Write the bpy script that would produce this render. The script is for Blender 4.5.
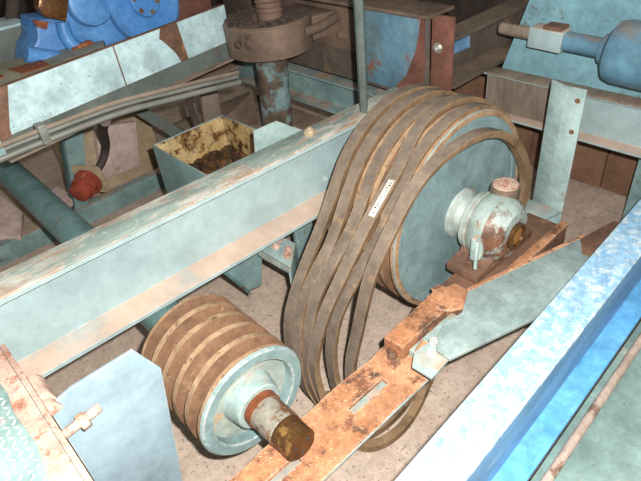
import bpy, bmesh, math, random
from mathutils import Vector, Matrix, noise
random.seed(7)
S = bpy.context.scene
for o in list(bpy.data.objects): bpy.data.objects.remove(o)
COL = S.collection

# ------------------------------------------------------------------ camera
FPX = 550.0
YAW, PITCH, ROLL = [math.radians(a) for a in (50.9, -36.9, -6.87)]
FW = Vector((math.cos(PITCH)*math.cos(YAW), math.cos(PITCH)*math.sin(YAW), math.sin(PITCH)))
R0 = Vector((math.sin(YAW), -math.cos(YAW), 0)); U0 = R0.cross(FW)
RT = math.cos(ROLL)*R0 + math.sin(ROLL)*U0
UP = -math.sin(ROLL)*R0 + math.cos(ROLL)*U0
EYE = Vector((0, 0, 1.6))
cd = bpy.data.cameras.new('camera'); cam = bpy.data.objects.new('camera', cd); COL.objects.link(cam)
cd.sensor_fit = 'HORIZONTAL'; cd.sensor_width = 36; cd.lens = FPX/641*36; cd.clip_start = .02
M = Matrix((RT, UP, -FW)).transposed().to_4x4(); M.translation = EYE
cam.matrix_world = M; S.camera = cam

# ------------------------------------------------------------------ light
w = bpy.data.worlds.new('world'); S.world = w; w.use_nodes = True
bg = w.node_tree.nodes['Background']; bg.inputs[0].default_value = (1.0, .93, .84, 1); bg.inputs[1].default_value = .26
fl = bpy.data.lights.new('camera_flash', 'POINT'); fl.energy = 275; fl.shadow_soft_size = .014; fl.color = (1, .97, .93)
flo = bpy.data.objects.new('camera_flash', fl); COL.objects.link(flo)
flo.location = EYE + RT*.065 + UP*.062 - FW*.005
S.view_settings.view_transform = 'Standard'; S.view_settings.look = 'None'
S.view_settings.exposure = 0.0; S.view_settings.gamma = 1; S.view_settings.use_curve_mapping = False

# ------------------------------------------------------------------ pixel helpers
def ray(x, y): return FW + (x-320.5)/FPX*RT - (y-240.5)/FPX*UP
def P(x, y, **k):
    d = ray(x, y); (a, v), = k.items(); i = 'XYZ'.index(a)
    return EYE + d*((v-EYE[i])/d[i])

# ------------------------------------------------------------------ materials
def lin(c):
    return tuple(((v/255)/12.92 if v/255 <= .04045 else ((v/255+.055)/1.055)**2.4) for v in c) + (1,)
MATS = {}
def mat(name, base, base2=None, wear=None, amt=.0, scale=5, rough=.55, metal=0.0, dust=None, dustamt=.6,
        speck=None, speckamt=.0, bump=.15, bscale=60, wear2=None, spec=.4, stretch=None, detail=9, edge=None, grain=.24, smudge=.3):
    m = bpy.data.materials.new(name); m.use_nodes = True; MATS[name] = m
    nt = m.node_tree; N = nt.nodes; L = nt.links; b = N['Principled BSDF']
    b.inputs['Metallic'].default_value = metal; b.inputs['Specular IOR Level'].default_value = spec
    tc = N.new('ShaderNodeTexCoord'); co = tc.outputs['Object']
    if stretch:
        mp = N.new('ShaderNodeMapping'); mp.inputs['Scale'].default_value = stretch; L.new(co, mp.inputs[0]); co = mp.outputs[0]
    off = random.uniform(0, 50)
    def nz(sc, det=6, ro=.6, o=0):
        ad = N.new('ShaderNodeVectorMath'); ad.operation = 'ADD'; ad.inputs[1].default_value = (off+o, o*2, -o); L.new(co, ad.inputs[0])
        n = N.new('ShaderNodeTexNoise'); n.inputs['Scale'].default_value = sc; n.inputs['Detail'].default_value = det
        n.inputs['Roughness'].default_value = ro; L.new(ad.outputs[0], n.inputs['Vector']); return n.outputs[0]
    def ramp(src, a, c):
        r = N.new('ShaderNodeValToRGB'); r.color_ramp.elements[0].position = a; r.color_ramp.elements[1].position = c
        L.new(src, r.inputs[0]); return r.outputs[0]
    def mix(f, a, c):
        x = N.new('ShaderNodeMix'); x.data_type = 'RGBA'
        if hasattr(f, 'is_linked'): L.new(f, x.inputs[0])
        else: x.inputs[0].default_value = f
        for s, v in ((6, a), (7, c)):
            if isinstance(v, tuple): x.inputs[s].default_value = v
            else: L.new(v, x.inputs[s])
        return x.outputs[2]
    col = lin(base)
    if base2: col = mix(ramp(nz(scale*.7, 5, .6, 3), .35, .68), lin(base), lin(base2))
    r_out = rough
    if wear:
        th = .72 - amt*.5
        f = ramp(nz(scale, detail, .72, 9), th-.02, th+.05)
        wc = lin(wear)
        if wear2: wc = mix(ramp(nz(scale*3, 4, .6, 5), .4, .6), lin(wear), lin(wear2))
        col = mix(f, col, wc)
    if speck:
        th = .74 - speckamt*.4
        col = mix(ramp(nz(scale*14, 3, .6, 13), th, th+.03), col, lin(speck))
    if dust:
        g = N.new('ShaderNodeNewGeometry'); sx = N.new('ShaderNodeSeparateXYZ'); L.new(g.outputs['Normal'], sx.inputs[0])
        r1 = ramp(sx.outputs[2], .6, .9); r2 = ramp(nz(scale*1.6, 6, .6, 21), .62-dustamt*.5, .78-dustamt*.4)
        mu = N.new('ShaderNodeMath'); mu.operation = 'MULTIPLY'; L.new(r1, mu.inputs[0]); L.new(r2, mu.inputs[1])
        col = mix(mu.outputs[0], col, lin(dust))
    if edge:
        bv = N.new('ShaderNodeBevel'); bv.samples = 4; bv.inputs['Radius'].default_value = .006
        ge = N.new('ShaderNodeNewGeometry'); dt = N.new('ShaderNodeVectorMath'); dt.operation = 'DOT_PRODUCT'
        L.new(bv.outputs[0], dt.inputs[0]); L.new(ge.outputs['Normal'], dt.inputs[1])
        iv = N.new('ShaderNodeMath'); iv.operation = 'SUBTRACT'; iv.inputs[0].default_value = 1; L.new(dt.outputs['Value'], iv.inputs[1])
        ad2 = N.new('ShaderNodeMath'); ad2.operation = 'MULTIPLY'; L.new(ramp(iv.outputs[0], .02, .12), ad2.inputs[0]); L.new(ramp(nz(scale*6, 6, .7, 51), .42, .56), ad2.inputs[1])
        col = mix(ad2.outputs[0], col, lin(edge))
    if grain:
        gr = N.new('ShaderNodeMapRange'); gr.inputs[1].default_value = .3; gr.inputs[2].default_value = .7
        gr.inputs[3].default_value = 1-grain; gr.inputs[4].default_value = 1+grain*.6
        L.new(nz(max(scale*5, 30), 8, .78, 61), gr.inputs[0])
        mm = N.new('ShaderNodeMix'); mm.data_type = 'RGBA'; mm.blend_type = 'MULTIPLY'; mm.inputs[0].default_value = 1
        if isinstance(col, tuple): mm.inputs[6].default_value = col
        else: L.new(col, mm.inputs[6])
        L.new(gr.outputs[0], mm.inputs[7]); col = mm.outputs[2]
    if smudge and not isinstance(col, tuple):
        gr = N.new('ShaderNodeMapRange'); gr.inputs[1].default_value = .35; gr.inputs[2].default_value = .6
        gr.inputs[3].default_value = 1-smudge; gr.inputs[4].default_value = 1.05
        L.new(nz(max(scale*1.3, 6), 6, .66, 71), gr.inputs[0])
        mm = N.new('ShaderNodeMix'); mm.data_type = 'RGBA'; mm.blend_type = 'MULTIPLY'; mm.inputs[0].default_value = 1
        L.new(col, mm.inputs[6]); L.new(gr.outputs[0], mm.inputs[7]); col = mm.outputs[2]
    if isinstance(col, tuple): b.inputs['Base Color'].default_value = col
    else: L.new(col, b.inputs['Base Color'])
    rr = N.new('ShaderNodeMapRange'); rr.inputs[3].default_value = max(.05, rough-.12); rr.inputs[4].default_value = min(1, rough+.15)
    L.new(nz(scale*4, 4, .6, 31), rr.inputs[0]); L.new(rr.outputs[0], b.inputs['Roughness'])
    if bump:
        bp = N.new('ShaderNodeBump'); bp.inputs['Strength'].default_value = bump; bp.inputs['Distance'].default_value = .004
        L.new(nz(bscale, 5, .65, 41), bp.inputs['Height']); L.new(bp.outputs[0], b.inputs['Normal'])
    return m
DUST = (176, 154, 136)
mat('concrete', (196, 178, 162), (180, 160, 144), (140, 120, 104), .12, 7, .9, speck=(118, 102, 90), speckamt=.27, smudge=.12, bump=.35, bscale=90, spec=.15, grain=.3)
mat('teal', (118, 146, 146), (138, 164, 162), (122, 98, 78), .2, 5, .5, dust=DUST, dustamt=.45, edge=(176, 184, 176))
mat('teal_channel', (142, 162, 164), (160, 180, 180), (150, 132, 114), .10, 3, .5, dust=(196, 172, 154), dustamt=.8, bump=.1, edge=(200, 200, 190), grain=.12, smudge=.16)
mat('teal_scraped', (132, 152, 146), (152, 168, 160), (196, 198, 188), .44, 9, .5, wear2=(172, 150, 130), speck=(214, 214, 206), speckamt=.22, bump=.2, stretch=(.35, 1, 1), edge=(196, 160, 136))
mat('teal_pale', (146, 170, 168), (164, 186, 182), (150, 128, 108), .12, 7, .5, dust=DUST, dustamt=.25, speck=(206, 214, 208), speckamt=.14, edge=(196, 190, 176))
mat('teal_sheave', (116, 142, 144), (134, 158, 158), (142, 136, 124), .16, 7, .45, bump=.1, speck=(170, 188, 184), speckamt=.12, edge=(190, 196, 186))
mat('teal_dark', (80, 108, 110), (100, 128, 128), (104, 82, 66), .26, 6, .5, dust=(150, 128, 110), dustamt=.5)
mat('teal_pipe', (100, 134, 134), (122, 154, 152), (134, 124, 98), .22, 7, .35, spec=.5, bump=.06)
mat('cyl_blue', (88, 126, 146), (106, 146, 164), (118, 112, 104), .16, 6, .4, bump=.06, dust=(140, 124, 112), dustamt=.4)
mat('panel_teal', (112, 154, 166), (130, 172, 182), (104, 92, 78), .22, 5, .5, bump=.12, speck=(80, 72, 62), speckamt=.12)
mat('pale_face', (188, 214, 216), (172, 200, 204), (128, 118, 106), .06, 8, .5, speck=(112, 110, 104), speckamt=.2, bump=.2)
mat('white_hub', (170, 182, 176), (150, 168, 162), (160, 112, 76), .26, 9, .45, wear2=(120, 80, 54), bump=.25, edge=(166, 108, 70))
mat('blue_beam', (128, 172, 206), (150, 188, 212), (196, 210, 216), .40, 34, .45, speck=(212, 218, 220), speckamt=.22, wear2=(176, 200, 212), bump=.2, edge=(206, 206, 200))
mat('blue_flange', (84, 150, 200), (104, 168, 212), (120, 124, 124), .14, 12, .45, bump=.15)
mat('blue_web', (104, 148, 192), (126, 168, 206), (170, 192, 210), .24, 12, .45, bump=.15, stretch=(.3, 1, 1))
mat('white_overpaint', (186, 202, 196), (170, 190, 186), (160, 180, 184), .3, 8, .5, speck=(170, 160, 150), speckamt=.08, bump=.15)
mat('pump_blue', (72, 132, 198), (96, 152, 210), (76, 100, 134), .16, 9, .4, bump=.12, bscale=30, edge=(140, 170, 200))
mat('rust_orange', (172, 118, 84), (196, 146, 110), (132, 88, 66), .36, 12, .85, wear2=(104, 82, 70), speck=(222, 188, 158), speckamt=.26, bump=.4, bscale=80, spec=.15, edge=(214, 190, 166), grain=.35)
mat('rust_brown', (104, 78, 64), (126, 92, 72), (172, 124, 90), .2, 12, .7, speck=(196, 174, 152), speckamt=.12, bump=.3, spec=.35, grain=.3)
mat('rust_pink', (192, 158, 140), (208, 180, 164), (166, 112, 88), .34, 18, .8, speck=(226, 212, 202), speckamt=.25, bump=.4, grain=.3)
mat('groove_rust_shade', (112, 84, 64), (134, 102, 78), (160, 132, 106), .2, 14, .8, bump=.25, spec=.2, grain=.3)  # rust brown that also paints in the shade bands of the grooves
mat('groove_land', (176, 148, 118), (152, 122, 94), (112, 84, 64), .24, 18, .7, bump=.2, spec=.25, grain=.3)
mat('belt_top', (116, 104, 92), (134, 120, 106), (150, 126, 100), .2, 10, .9, bump=.2, bscale=140, spec=.15, speck=(172, 156, 138), speckamt=.1, edge=(176, 148, 116))
mat('belt_side', (126, 102, 78), (146, 120, 92), (94, 80, 68), .24, 12, .95, bump=.2, bscale=140, spec=.12)
mat('bronze', (112, 78, 44), (84, 60, 40), (160, 124, 72), .24, 16, .3, metal=.5, bump=.15, speck=(204, 188, 170), speckamt=.16)
mat('shaft_worn', (160, 158, 146), (142, 130, 112), (132, 92, 58), .40, 16, .4, metal=.25, wear2=(96, 68, 46), bump=.2)
mat('shaft_rust', (134, 76, 44), (112, 64, 38), bump=.2, scale=20, rough=.5)
mat('grease_brown', (98, 82, 70), (118, 98, 84), (74, 60, 52), .2, 6, .6, bump=.35, bscale=40, edge=(140, 120, 104))
mat('grime', (54, 46, 42), (76, 64, 56), (100, 84, 70), .15, 8, .85, bump=.4)
mat('grime_panel', (84, 74, 66), (108, 96, 84), (126, 106, 88), .2, 4, .8, dust=(130, 110, 92), dustamt=.5, bump=.2)
mat('dirty_plate', (120, 106, 94), (144, 130, 116), (100, 82, 68), .2, 4, .75, dust=(158, 136, 118), dustamt=.6, stretch=(1, 3, .6))
mat('blue_red_plate', (100, 138, 158), (112, 132, 132), (120, 96, 82), .3, 6, .55, wear2=(150, 96, 78), bump=.2)
mat('red_primer', (126, 82, 68), (104, 72, 60), (98, 76, 64), .26, 9, .7, bump=.2)
mat('oil_yellow', (176, 146, 96), (198, 176, 132), (118, 74, 36), .42, 16, .35, wear2=(66, 42, 26), bump=.35, bscale=50, spec=.6)
mat('oil_dark', (58, 40, 28), (42, 30, 24), (112, 74, 40), .34, 18, .25, bump=.5, bscale=60, spec=.6)
mat('red_plastic', (164, 78, 58), (144, 66, 50), (196, 140, 114), .16, 24, .5, bump=.1)
mat('plug_cream', (200, 182, 152), (180, 156, 126), bump=.1)
mat('hose', (98, 84, 76), (80, 68, 64), rough=.7, bump=.1)
mat('board_pink', (222, 200, 192), (206, 182, 172), (180, 154, 134), .1, 4, .8, bump=.05)
mat('beige_paint', (160, 158, 136), (144, 144, 124), (118, 100, 84), .14, 8, .6)
mat('grate_rust', (142, 80, 50), (112, 62, 40), (186, 120, 76), .3, 60, .8, bump=.6, bscale=120)
mat('greygreen', (108, 116, 110), (92, 102, 98), (110, 92, 78), .2, 5, .6, dust=(144, 128, 112))
mat('conduit', (140, 142, 134), (118, 120, 112), (146, 124, 102), .25, 8, .5, metal=.2, stretch=(.3, 1, 1))
mat('brick_brown', (138, 104, 82), (120, 88, 68), (156, 126, 102), .2, 4, .85, bump=.25)
mat('zinc', (206, 206, 200), (176, 176, 168), rough=.35, metal=.6, bump=.15, scale=30)
mat('cap_metal', (118, 100, 84), (142, 126, 110), (116, 90, 70), .25, 14, .4, metal=.4, bump=.15)
mat('bore_orange', (180, 126, 62), (150, 98, 50), bump=.2, scale=20, rough=.4)
mat('copper_grime', (136, 94, 54), (86, 60, 42), (190, 156, 98), .22, 30, .3, metal=.5, bump=.5, bscale=40)
mat('step_teal', (142, 170, 164), (130, 158, 154), (184, 160, 144), .2, 8, .55, bump=.1)
mat('guard_blue', (150, 172, 182), (140, 164, 174), (172, 168, 152), .16, 4, .45, bump=.05, edge=(206, 200, 186), grain=.08)
mat('column_paint', (104, 130, 132), (150, 172, 172), (104, 90, 76), .52, 9, .45, wear2=(78, 66, 56), bump=.15)
mat('dusty_web', (170, 172, 158), (130, 156, 154), (178, 156, 126), .3, 9, .6, bump=.2)
mat('deck_green', (120, 142, 136), (104, 128, 124), (150, 146, 132), .2, 8, .5, bump=.1, speck=(84, 92, 88), speckamt=.15)
mat('hub_patch', (170, 182, 176), (150, 168, 162), (124, 86, 62), .5, 7, .5, wear2=(96, 68, 52), bump=.25)
mat('gusset_teal', (138, 158, 156), (156, 174, 170), (142, 126, 108), .10, 9, .5, speck=(196, 202, 196), speckamt=.2, bump=.15, edge=(196, 180, 158))
mat('pipe_dull', (150, 132, 120), (168, 152, 140), (112, 88, 74), .34, 16, .6, bump=.2, speck=(206, 190, 178), speckamt=.2)
mat('wall_dark', (80, 70, 62), (62, 56, 50), (96, 82, 70), .2, 1.5, .9)
mat('sticker', (236, 232, 216), (222, 214, 194), bump=.02, rough=.6, grain=.05)
mat('ink', (40, 38, 36), bump=0, grain=0)

# ------------------------------------------------------------------ mesh helpers
def flat_of(bm, f): pass
def place(name, bm, material, parent=None, mats=None, smooth=True, loc=None):
    """mesh given in world coordinates -> object with its origin at its base"""
    me = bpy.data.meshes.new(name)
    bmesh.ops.recalc_face_normals(bm, faces=bm.faces)
    if parent is not None: org = parent.location.copy()
    elif loc is not None: org = Vector(loc)
    else:
        xs = [v.co for v in bm.verts]
        org = Vector((sum(c.x for c in xs)/len(xs), sum(c.y for c in xs)/len(xs), min(c.z for c in xs)))
    if parent is not None and parent.parent is not None: org = org + parent.parent.location
    bmesh.ops.translate(bm, verts=bm.verts, vec=-org)
    if smooth:
        for f in bm.faces: f.smooth = True
        for e in bm.edges:
            if len(e.link_faces) == 2 and e.calc_face_angle(0) > math.radians(32): e.smooth = False
    bm.to_mesh(me); bm.free()
    for mm in ([material] + (mats or [])): me.materials.append(MATS[mm])
    o = bpy.data.objects.new(name, me); COL.objects.link(o)
    if parent is not None: o.parent = parent
    else: o.location = org
    return o
def tag(o, label, cat, group=None, kind=None):
    if label: o['label'] = label
    if cat: o['category'] = cat
    if group: o['group'] = group
    if kind: o['kind'] = kind
    return o
def thing(name, label, cat, loc, group=None):
    o = bpy.data.objects.new(name, None); COL.objects.link(o); o.location = loc; o.empty_display_size = .05
    return tag(o, label, cat, group)
def BM(): return bmesh.new()
def join(bm, other):
    me = bpy.data.meshes.new('tmp'); other.to_mesh(me); other.free(); bm.from_mesh(me); bpy.data.meshes.remove(me); return bm
def hexa(bm, pts, bev=0.0):
    """eight corners: four of the bottom then four of the top in the same order"""
    b = BM(); v = [b.verts.new(p) for p in pts]
    for q in ((3, 2, 1, 0), (4, 5, 6, 7), (0, 1, 5, 4), (1, 2, 6, 5), (2, 3, 7, 6), (3, 0, 4, 7)): b.faces.new([v[i] for i in q])
    if bev: bmesh.ops.bevel(b, geom=b.edges[:], offset=bev, segments=2, affect='EDGES', profile=.6)
    return join(bm, b)
def box(bm, lo, hi, bev=.002):
    (a, b_, c), (d, e, f) = lo, hi
    return hexa(bm, [(a, b_, c), (d, b_, c), (d, e, c), (a, e, c), (a, b_, f), (d, b_, f), (d, e, f), (a, e, f)], bev)
def poly(bm, pts, vec, bev=0.0):
    """planar outline pushed along vec"""
    b = BM(); vec = Vector(vec); n = len(pts)
    lo = [b.verts.new(Vector(p)) for p in pts]; hi = [b.verts.new(Vector(p)+vec) for p in pts]
    b.faces.new(lo[::-1]); b.faces.new(hi)
    for i in range(n): b.faces.new((lo[i], lo[(i+1) % n], hi[(i+1) % n], hi[i]))
    bmesh.ops.recalc_face_normals(b, faces=b.faces)
    if bev: bmesh.ops.bevel(b, geom=b.edges[:], offset=bev, segments=2, affect='EDGES', profile=.6)
    return join(bm, b)
def basis(ax):
    ax = Vector(ax).normalized(); t = Vector((0, 0, 1)) if abs(ax.z) < .9 else Vector((1, 0, 0))
    u = ax.cross(t).normalized(); return u, ax.cross(u).normalized(), ax
def lathe(bm, prof, org, axis, seg=48, mi=None, a0=0, closed=False):
    """prof = [(distance along axis, radius)...], capped where the radius is > 0 at the ends"""
    b = BM(); u, v, ax = basis(axis); org = Vector(org); rings = []
    for (h, r) in prof:
        if r < 1e-6: rings.append([b.verts.new(org+ax*h)])
        else: rings.append([b.verts.new(org+ax*h+(u*math.cos(a0+2*math.pi*k/seg)+v*math.sin(a0+2*math.pi*k/seg))*r) for k in range(seg)])
    def br(A, B, idx):
        for k in range(seg):
            q = []
            for w_ in (A[k % len(A)], A[(k+1) % len(A)], B[(k+1) % len(B)], B[k % len(B)]):
                if w_ not in q: q.append(w_)
            if len(q) > 2:
                f = b.faces.new(q); f.material_index = idx
    for i in range(len(rings)-1): br(rings[i], rings[i+1], mi[i] if mi else 0)
    if closed: br(rings[-1], rings[0], mi[-1] if mi else 0)
    else:
        for rg in (rings[0], rings[-1]):
            if len(rg) > 2: b.faces.new(rg)
    return join(bm, b)
def cyl(bm, p0, p1, r, seg=24, bev=.002, r1=None):
    p0, p1 = Vector(p0), Vector(p1); L = (p1-p0).length; r1 = r if r1 is None else r1
    return lathe(bm, [(0, r-bev), (bev, r), (L-bev, r1), (L, r1-bev)], p0, p1-p0, seg)
def hexbolt(bm, p, ax, r=.012, h=.009):
    ax = Vector(ax).normalized(); p = Vector(p)
    lathe(bm, [(0, r*1.35), (.002, r*1.35)], p, ax, 20)
    lathe(bm, [(.002, r), (h, r), (h+.001, r*.85)], p, ax, 6)
    lathe(bm, [(h, r*.5), (h+.006, r*.5), (h+.007, r*.4)], p, ax, 12); return bm
def catmull(pts, n=10, closed=False):
    out = []; m = len(pts)
    rng = range(m) if closed else range(m-1)
    for i in rng:
        g = (lambda k: pts[k % m]) if closed else (lambda k: pts[max(0, min(m-1, k))])
        p0, p1, p2, p3 = g(i-1), g(i), g(i+1), g(i+2)
        for k in range(n):
            t = k/n
            out.append(.5*((2*p1)+(p2-p0)*t+(2*p0-5*p1+4*p2-p3)*t*t+(3*p1-p0-3*p2+p3)*t*t*t))
    if not closed: out.append(pts[-1])
    return out
def tube(bm, pts, r, seg=12, n=8):
    pts = catmull([Vector(p) for p in pts], n); b = BM(); rings = []
    u = None
    for i, p in enumerate(pts):
        t = (pts[min(i+1, len(pts)-1)]-pts[max(i-1, 0)]).normalized()
        u = basis(t)[0] if u is None else (u-t*u.dot(t)).normalized()
        v = t.cross(u)
        rings.append([b.verts.new(p+(u*math.cos(2*math.pi*k/seg)+v*math.sin(2*math.pi*k/seg))*r) for k in range(seg)])
    for A, B in zip(rings, rings[1:]):
        for k in range(seg): b.faces.new((A[k], A[(k+1) % seg], B[(k+1) % seg], B[k]))
    b.faces.new(rings[0]); b.faces.new(rings[-1]); return join(bm, b)
def channel_profile(h, fl, t, tf, sgn):
    """C section in (s, z): web at s = 0, flanges reaching to s = sgn*fl"""
    return [(0, 0), (sgn*fl, 0), (sgn*fl, tf), (sgn*t, tf*1.7), (sgn*t, h-tf*1.7), (sgn*fl, h-tf), (sgn*fl, h), (0, h)]
def sect(bm, prof, p0, p1, side, bev=0):
    p0, p1, side = Vector(p0), Vector(p1), Vector(side)
    return poly(bm, [p0+side*s+Vector((0, 0, z)) for s, z in prof], p1-p0, bev)

# ------------------------------------------------------------------ setting
fb = BM(); box(fb, (-2.5, -2.5, -.12), (4.6, 5.2, 0), 0)
tag(place('floor', fb, 'concrete', smooth=False), 'dusty speckled concrete floor under the machine', 'floor', kind='structure')
b = BM(); box(b, (-2.5, 5.0, 0), (4.6, 5.2, 2.6), 0)
tag(place('wall_back', b, 'wall_dark', smooth=False), 'dark dirty wall far behind the machine', 'wall', kind='structure')
b = BM(); box(b, (4.4, -2.5, 0), (4.6, 5.0, 2.6), 0)
tag(place('wall_right', b, 'wall_dark', smooth=False), 'dark dirty wall beyond the guard panel', 'wall', kind='structure')

# ------------------------------------------------------------------ main channel beam
A0, A1 = Vector((-.45, 1.36, .52)), Vector((1.5, 1.303, .52))
AX = (A1-A0).normalized(); AS = Vector((AX.y, -AX.x, 0))      # AS points towards the sheaves
def onch(x, s, z): return A0 + AX*((x-A0.x)/AX.x) + AS*s + Vector((0, 0, z))
t = thing('channel_beam', 'long pale teal steel channel beam running behind both sheaves', 'beam', A0)
b = BM(); sect(b, channel_profile(.272, .098, .012, .012, 1), A0, A1, AS)
place('web_and_flanges', b, 'teal_channel', t)
b = BM(); poly(b, [onch(-.45, -.002, .2725), onch(1.5, -.002, .2725), onch(1.5, .1, .2725), onch(-.45, .1, .2725)], (0, 0, .008), .002)
place('top_plate', b, 'teal_scraped', t)
b = BM(); hexbolt(b, P(324, 178, Y=1.31), AS, .014, .01); place('bolt', b, 'teal_pale', t)
b = BM(); hexbolt(b, P(310, 133, Z=.801), (0, 0, 1), .016, .013); place('bolt', b, 'plug_cream', t)
for px in ((368, 114), (298, 152)):
    pass
# legs and angle brackets under the channel
t = thing('support_leg', 'short teal plate leg under the channel beam', 'leg', P(245, 291, Y=1.42))
b = BM(); y = 1.44
poly(b, [P(218, 250, Y=y), P(214, 266, Y=y), P(246, 292, Y=y), P(262, 285, Y=y), P(262, 240, Y=y)], (0, .014, 0), .002)
place('plate', b, 'teal', t)
b = BM(); poly(b, [P(214, 266, Y=y), P(246, 292, Y=y), P(246, 288, Y=y), P(214, 262, Y=y)], (0, -.03, 0), .001); place('foot_lip', b, 'teal_dark', t)
br = P(292, 285, Y=1.34)
t = thing('bolted_bracket', 'teal angle bracket with bolt heads hanging under the channel beam', 'bracket', br)
z0 = P(265, 252, Y=1.36).z
b = BM(); poly(b, [P(258, 250, Z=z0), P(291, 270, Z=z0), P(296, 246, Z=z0), P(268, 232, Z=z0)], (0, 0, .012), .002); place('shelf', b, 'teal_pale', t)
b = BM(); poly(b, [P(291, 270, Z=z0), P(296, 246, Z=z0), P(296, 246, Z=z0)-Vector((0, 0, .12)), P(291, 270, Z=z0)-Vector((0, 0, .13))], (-.012, 0, 0), .002); place('shelf_lip', b, 'teal', t)
for q in ((270, 243), (276, 247), (288, 250), (279, 240), (287, 256)):
    b = BM(); hexbolt(b, P(*q, Z=z0+.012), (0, 0, 1), .011, .012); place('bolt', b, 'rust_pink', t)
b = BM(); poly(b, [P(258, 250, Z=z0), P(291, 270, Z=z0), P(291, 270, Z=z0)+Vector((0, 0, -.022)), P(258, 250, Z=z0)+Vector((0, 0, -.03))], (.0, .01, 0), .001); place('front_lip', b, 'teal_pale', t)
b = BM(); q = P(302, 235, Y=1.42); box(b, (q.x-.03, 1.42, 0), (q.x+.06, 1.44, .52), .003); 
tag(place('floor_post', b, 'teal'), 'flat teal post under the channel beam behind the belts', 'post')

# ------------------------------------------------------------------ sheaves
def grooved(bm, org, y0, n, pitch, R, depth, bore):
    prof = [(0, R-.004), (.004, R)]; mi = [0]; 
    land = pitch*.3; y_ = .004
    w_ = (n*pitch)
    for k in range(n):
        c = .006+pitch*(k+.5); h = (pitch-land)/2
        prof += [(c-h, R), (c-h*.45, R-depth), (c+h*.45, R-depth), (c+h, R)]; mi += [1, 0, 0, 0]
    prof += [(w_+.008, R), (w_+.012, R-.004), (w_+.012, bore), (0, bore)]; mi += [1, 1, 0, 0]
    # material: 0 rust with groove shade painted in, on far walls, 1 land
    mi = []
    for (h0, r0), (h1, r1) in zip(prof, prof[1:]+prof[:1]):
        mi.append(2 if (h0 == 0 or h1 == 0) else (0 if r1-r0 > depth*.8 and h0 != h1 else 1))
    lathe(bm, prof, org, (0, 1, 0), 96, mi, closed=True)
    return bm
SC = P(255, 402, Y=.85); BC = P(462, 213, Y=.85)
def sheave(name, label, c, R, n, pitch, web_r, hub_r, shaft_r, recess):
    t = thing(name, label, 'pulley', c-Vector((0, 0, R)))
    b = BM(); grooved(b, c, 0, n, pitch, R, .042 if R > .2 else .034, min(web_r, R-.046) if R > .2 else web_r); place('grooved_rim', b, 'groove_rust_shade', t, ['groove_land', 'teal_sheave'])
    b = BM(); W = n*pitch+.012
    lathe(b, [(recess, web_r+.001 if R < .2 else R-.045), (recess, hub_r*.9), (W-recess, hub_r*.9), (W-recess, web_r+.001 if R < .2 else R-.045)], c, (0, 1, 0), 72, closed=True)
    place('web_disc', b, 'dusty_web' if R < .2 else 'teal_sheave', t)
    return t
ss = sheave('small_sheave', 'small teal grooved pulley with rusty empty grooves', SC, .165, 5, .0595, .128, .06, .05, .03)
b = BM(); lathe(b, [(.032, .08), (.02, .076), (-.008, .07), (-.02, .067), (-.023, .063), (-.023, .052), (.2, .052)], SC, (0, 1, 0), 56); place('hub', b, 'teal_pale', ss)
b = BM(); lathe(b, [(-.001, .161), (-.004, .157), (-.004, .132), (-.001, .129)], SC, (0, 1, 0), 72, closed=True); place('rim_face', b, 'teal_sheave', ss)
bs = sheave('large_sheave', 'large teal grooved pulley carrying loose belts', BC, .345, 5, .056, .325, .09, .06, .006)
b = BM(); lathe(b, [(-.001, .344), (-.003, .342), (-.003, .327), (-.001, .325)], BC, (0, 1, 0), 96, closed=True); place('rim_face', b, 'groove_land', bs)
b = BM(); lathe(b, [(.008, .088), (-.004, .086), (-.014, .07), (-.034, .063), (-.04, .06)], BC, (0, 1, 0), 56); place('hub_boss', b, 'white_hub', bs)
# shafts
t = thing('drive_shaft', 'long teal round shaft ending in a rusty bronze stub through the small pulley', 'shaft', SC+Vector((0, 0, -.055)))
b = BM(); cyl(b, (SC.x, 1.165, SC.z), (SC.x, 3.0, SC.z), .064, 32); place('shaft_tube', b, 'teal_pipe', t)
b = BM(); lathe(b, [(0, .0515), (.012, .0515), (.27, .0515)], SC+Vector((0, -.045, 0)), (0, 1, 0), 40); place('shaft_collar', b, 'shaft_rust', t)
b = BM(); lathe(b, [(0, .045), (.003, .048), (.08, .048), (.094, .0505), (.098, .0505)], SC+Vector((0, -.125, 0)), (0, 1, 0), 40); place('worn_journal', b, 'shaft_worn', t)
b = BM(); lathe(b, [(0, .039), (.005, .045), (.042, .045), (.044, .043), (.05, .043), (.052, .046), (.066, .046), (.07, .043)], SC+Vector((0, -.188, 0)), (0, 1, 0), 40); place('stub_end', b, 'bronze', t)
for k in range(3):
    a = k*2.1+.5; b = BM(); cyl(b, SC+Vector((math.cos(a)*.022, -.1895, math.sin(a)*.022)), SC+Vector((math.cos(a)*.022, -.185, math.sin(a)*.022)), .006, 12, .001)
    place('end_hole', b, 'grime', t)

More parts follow.
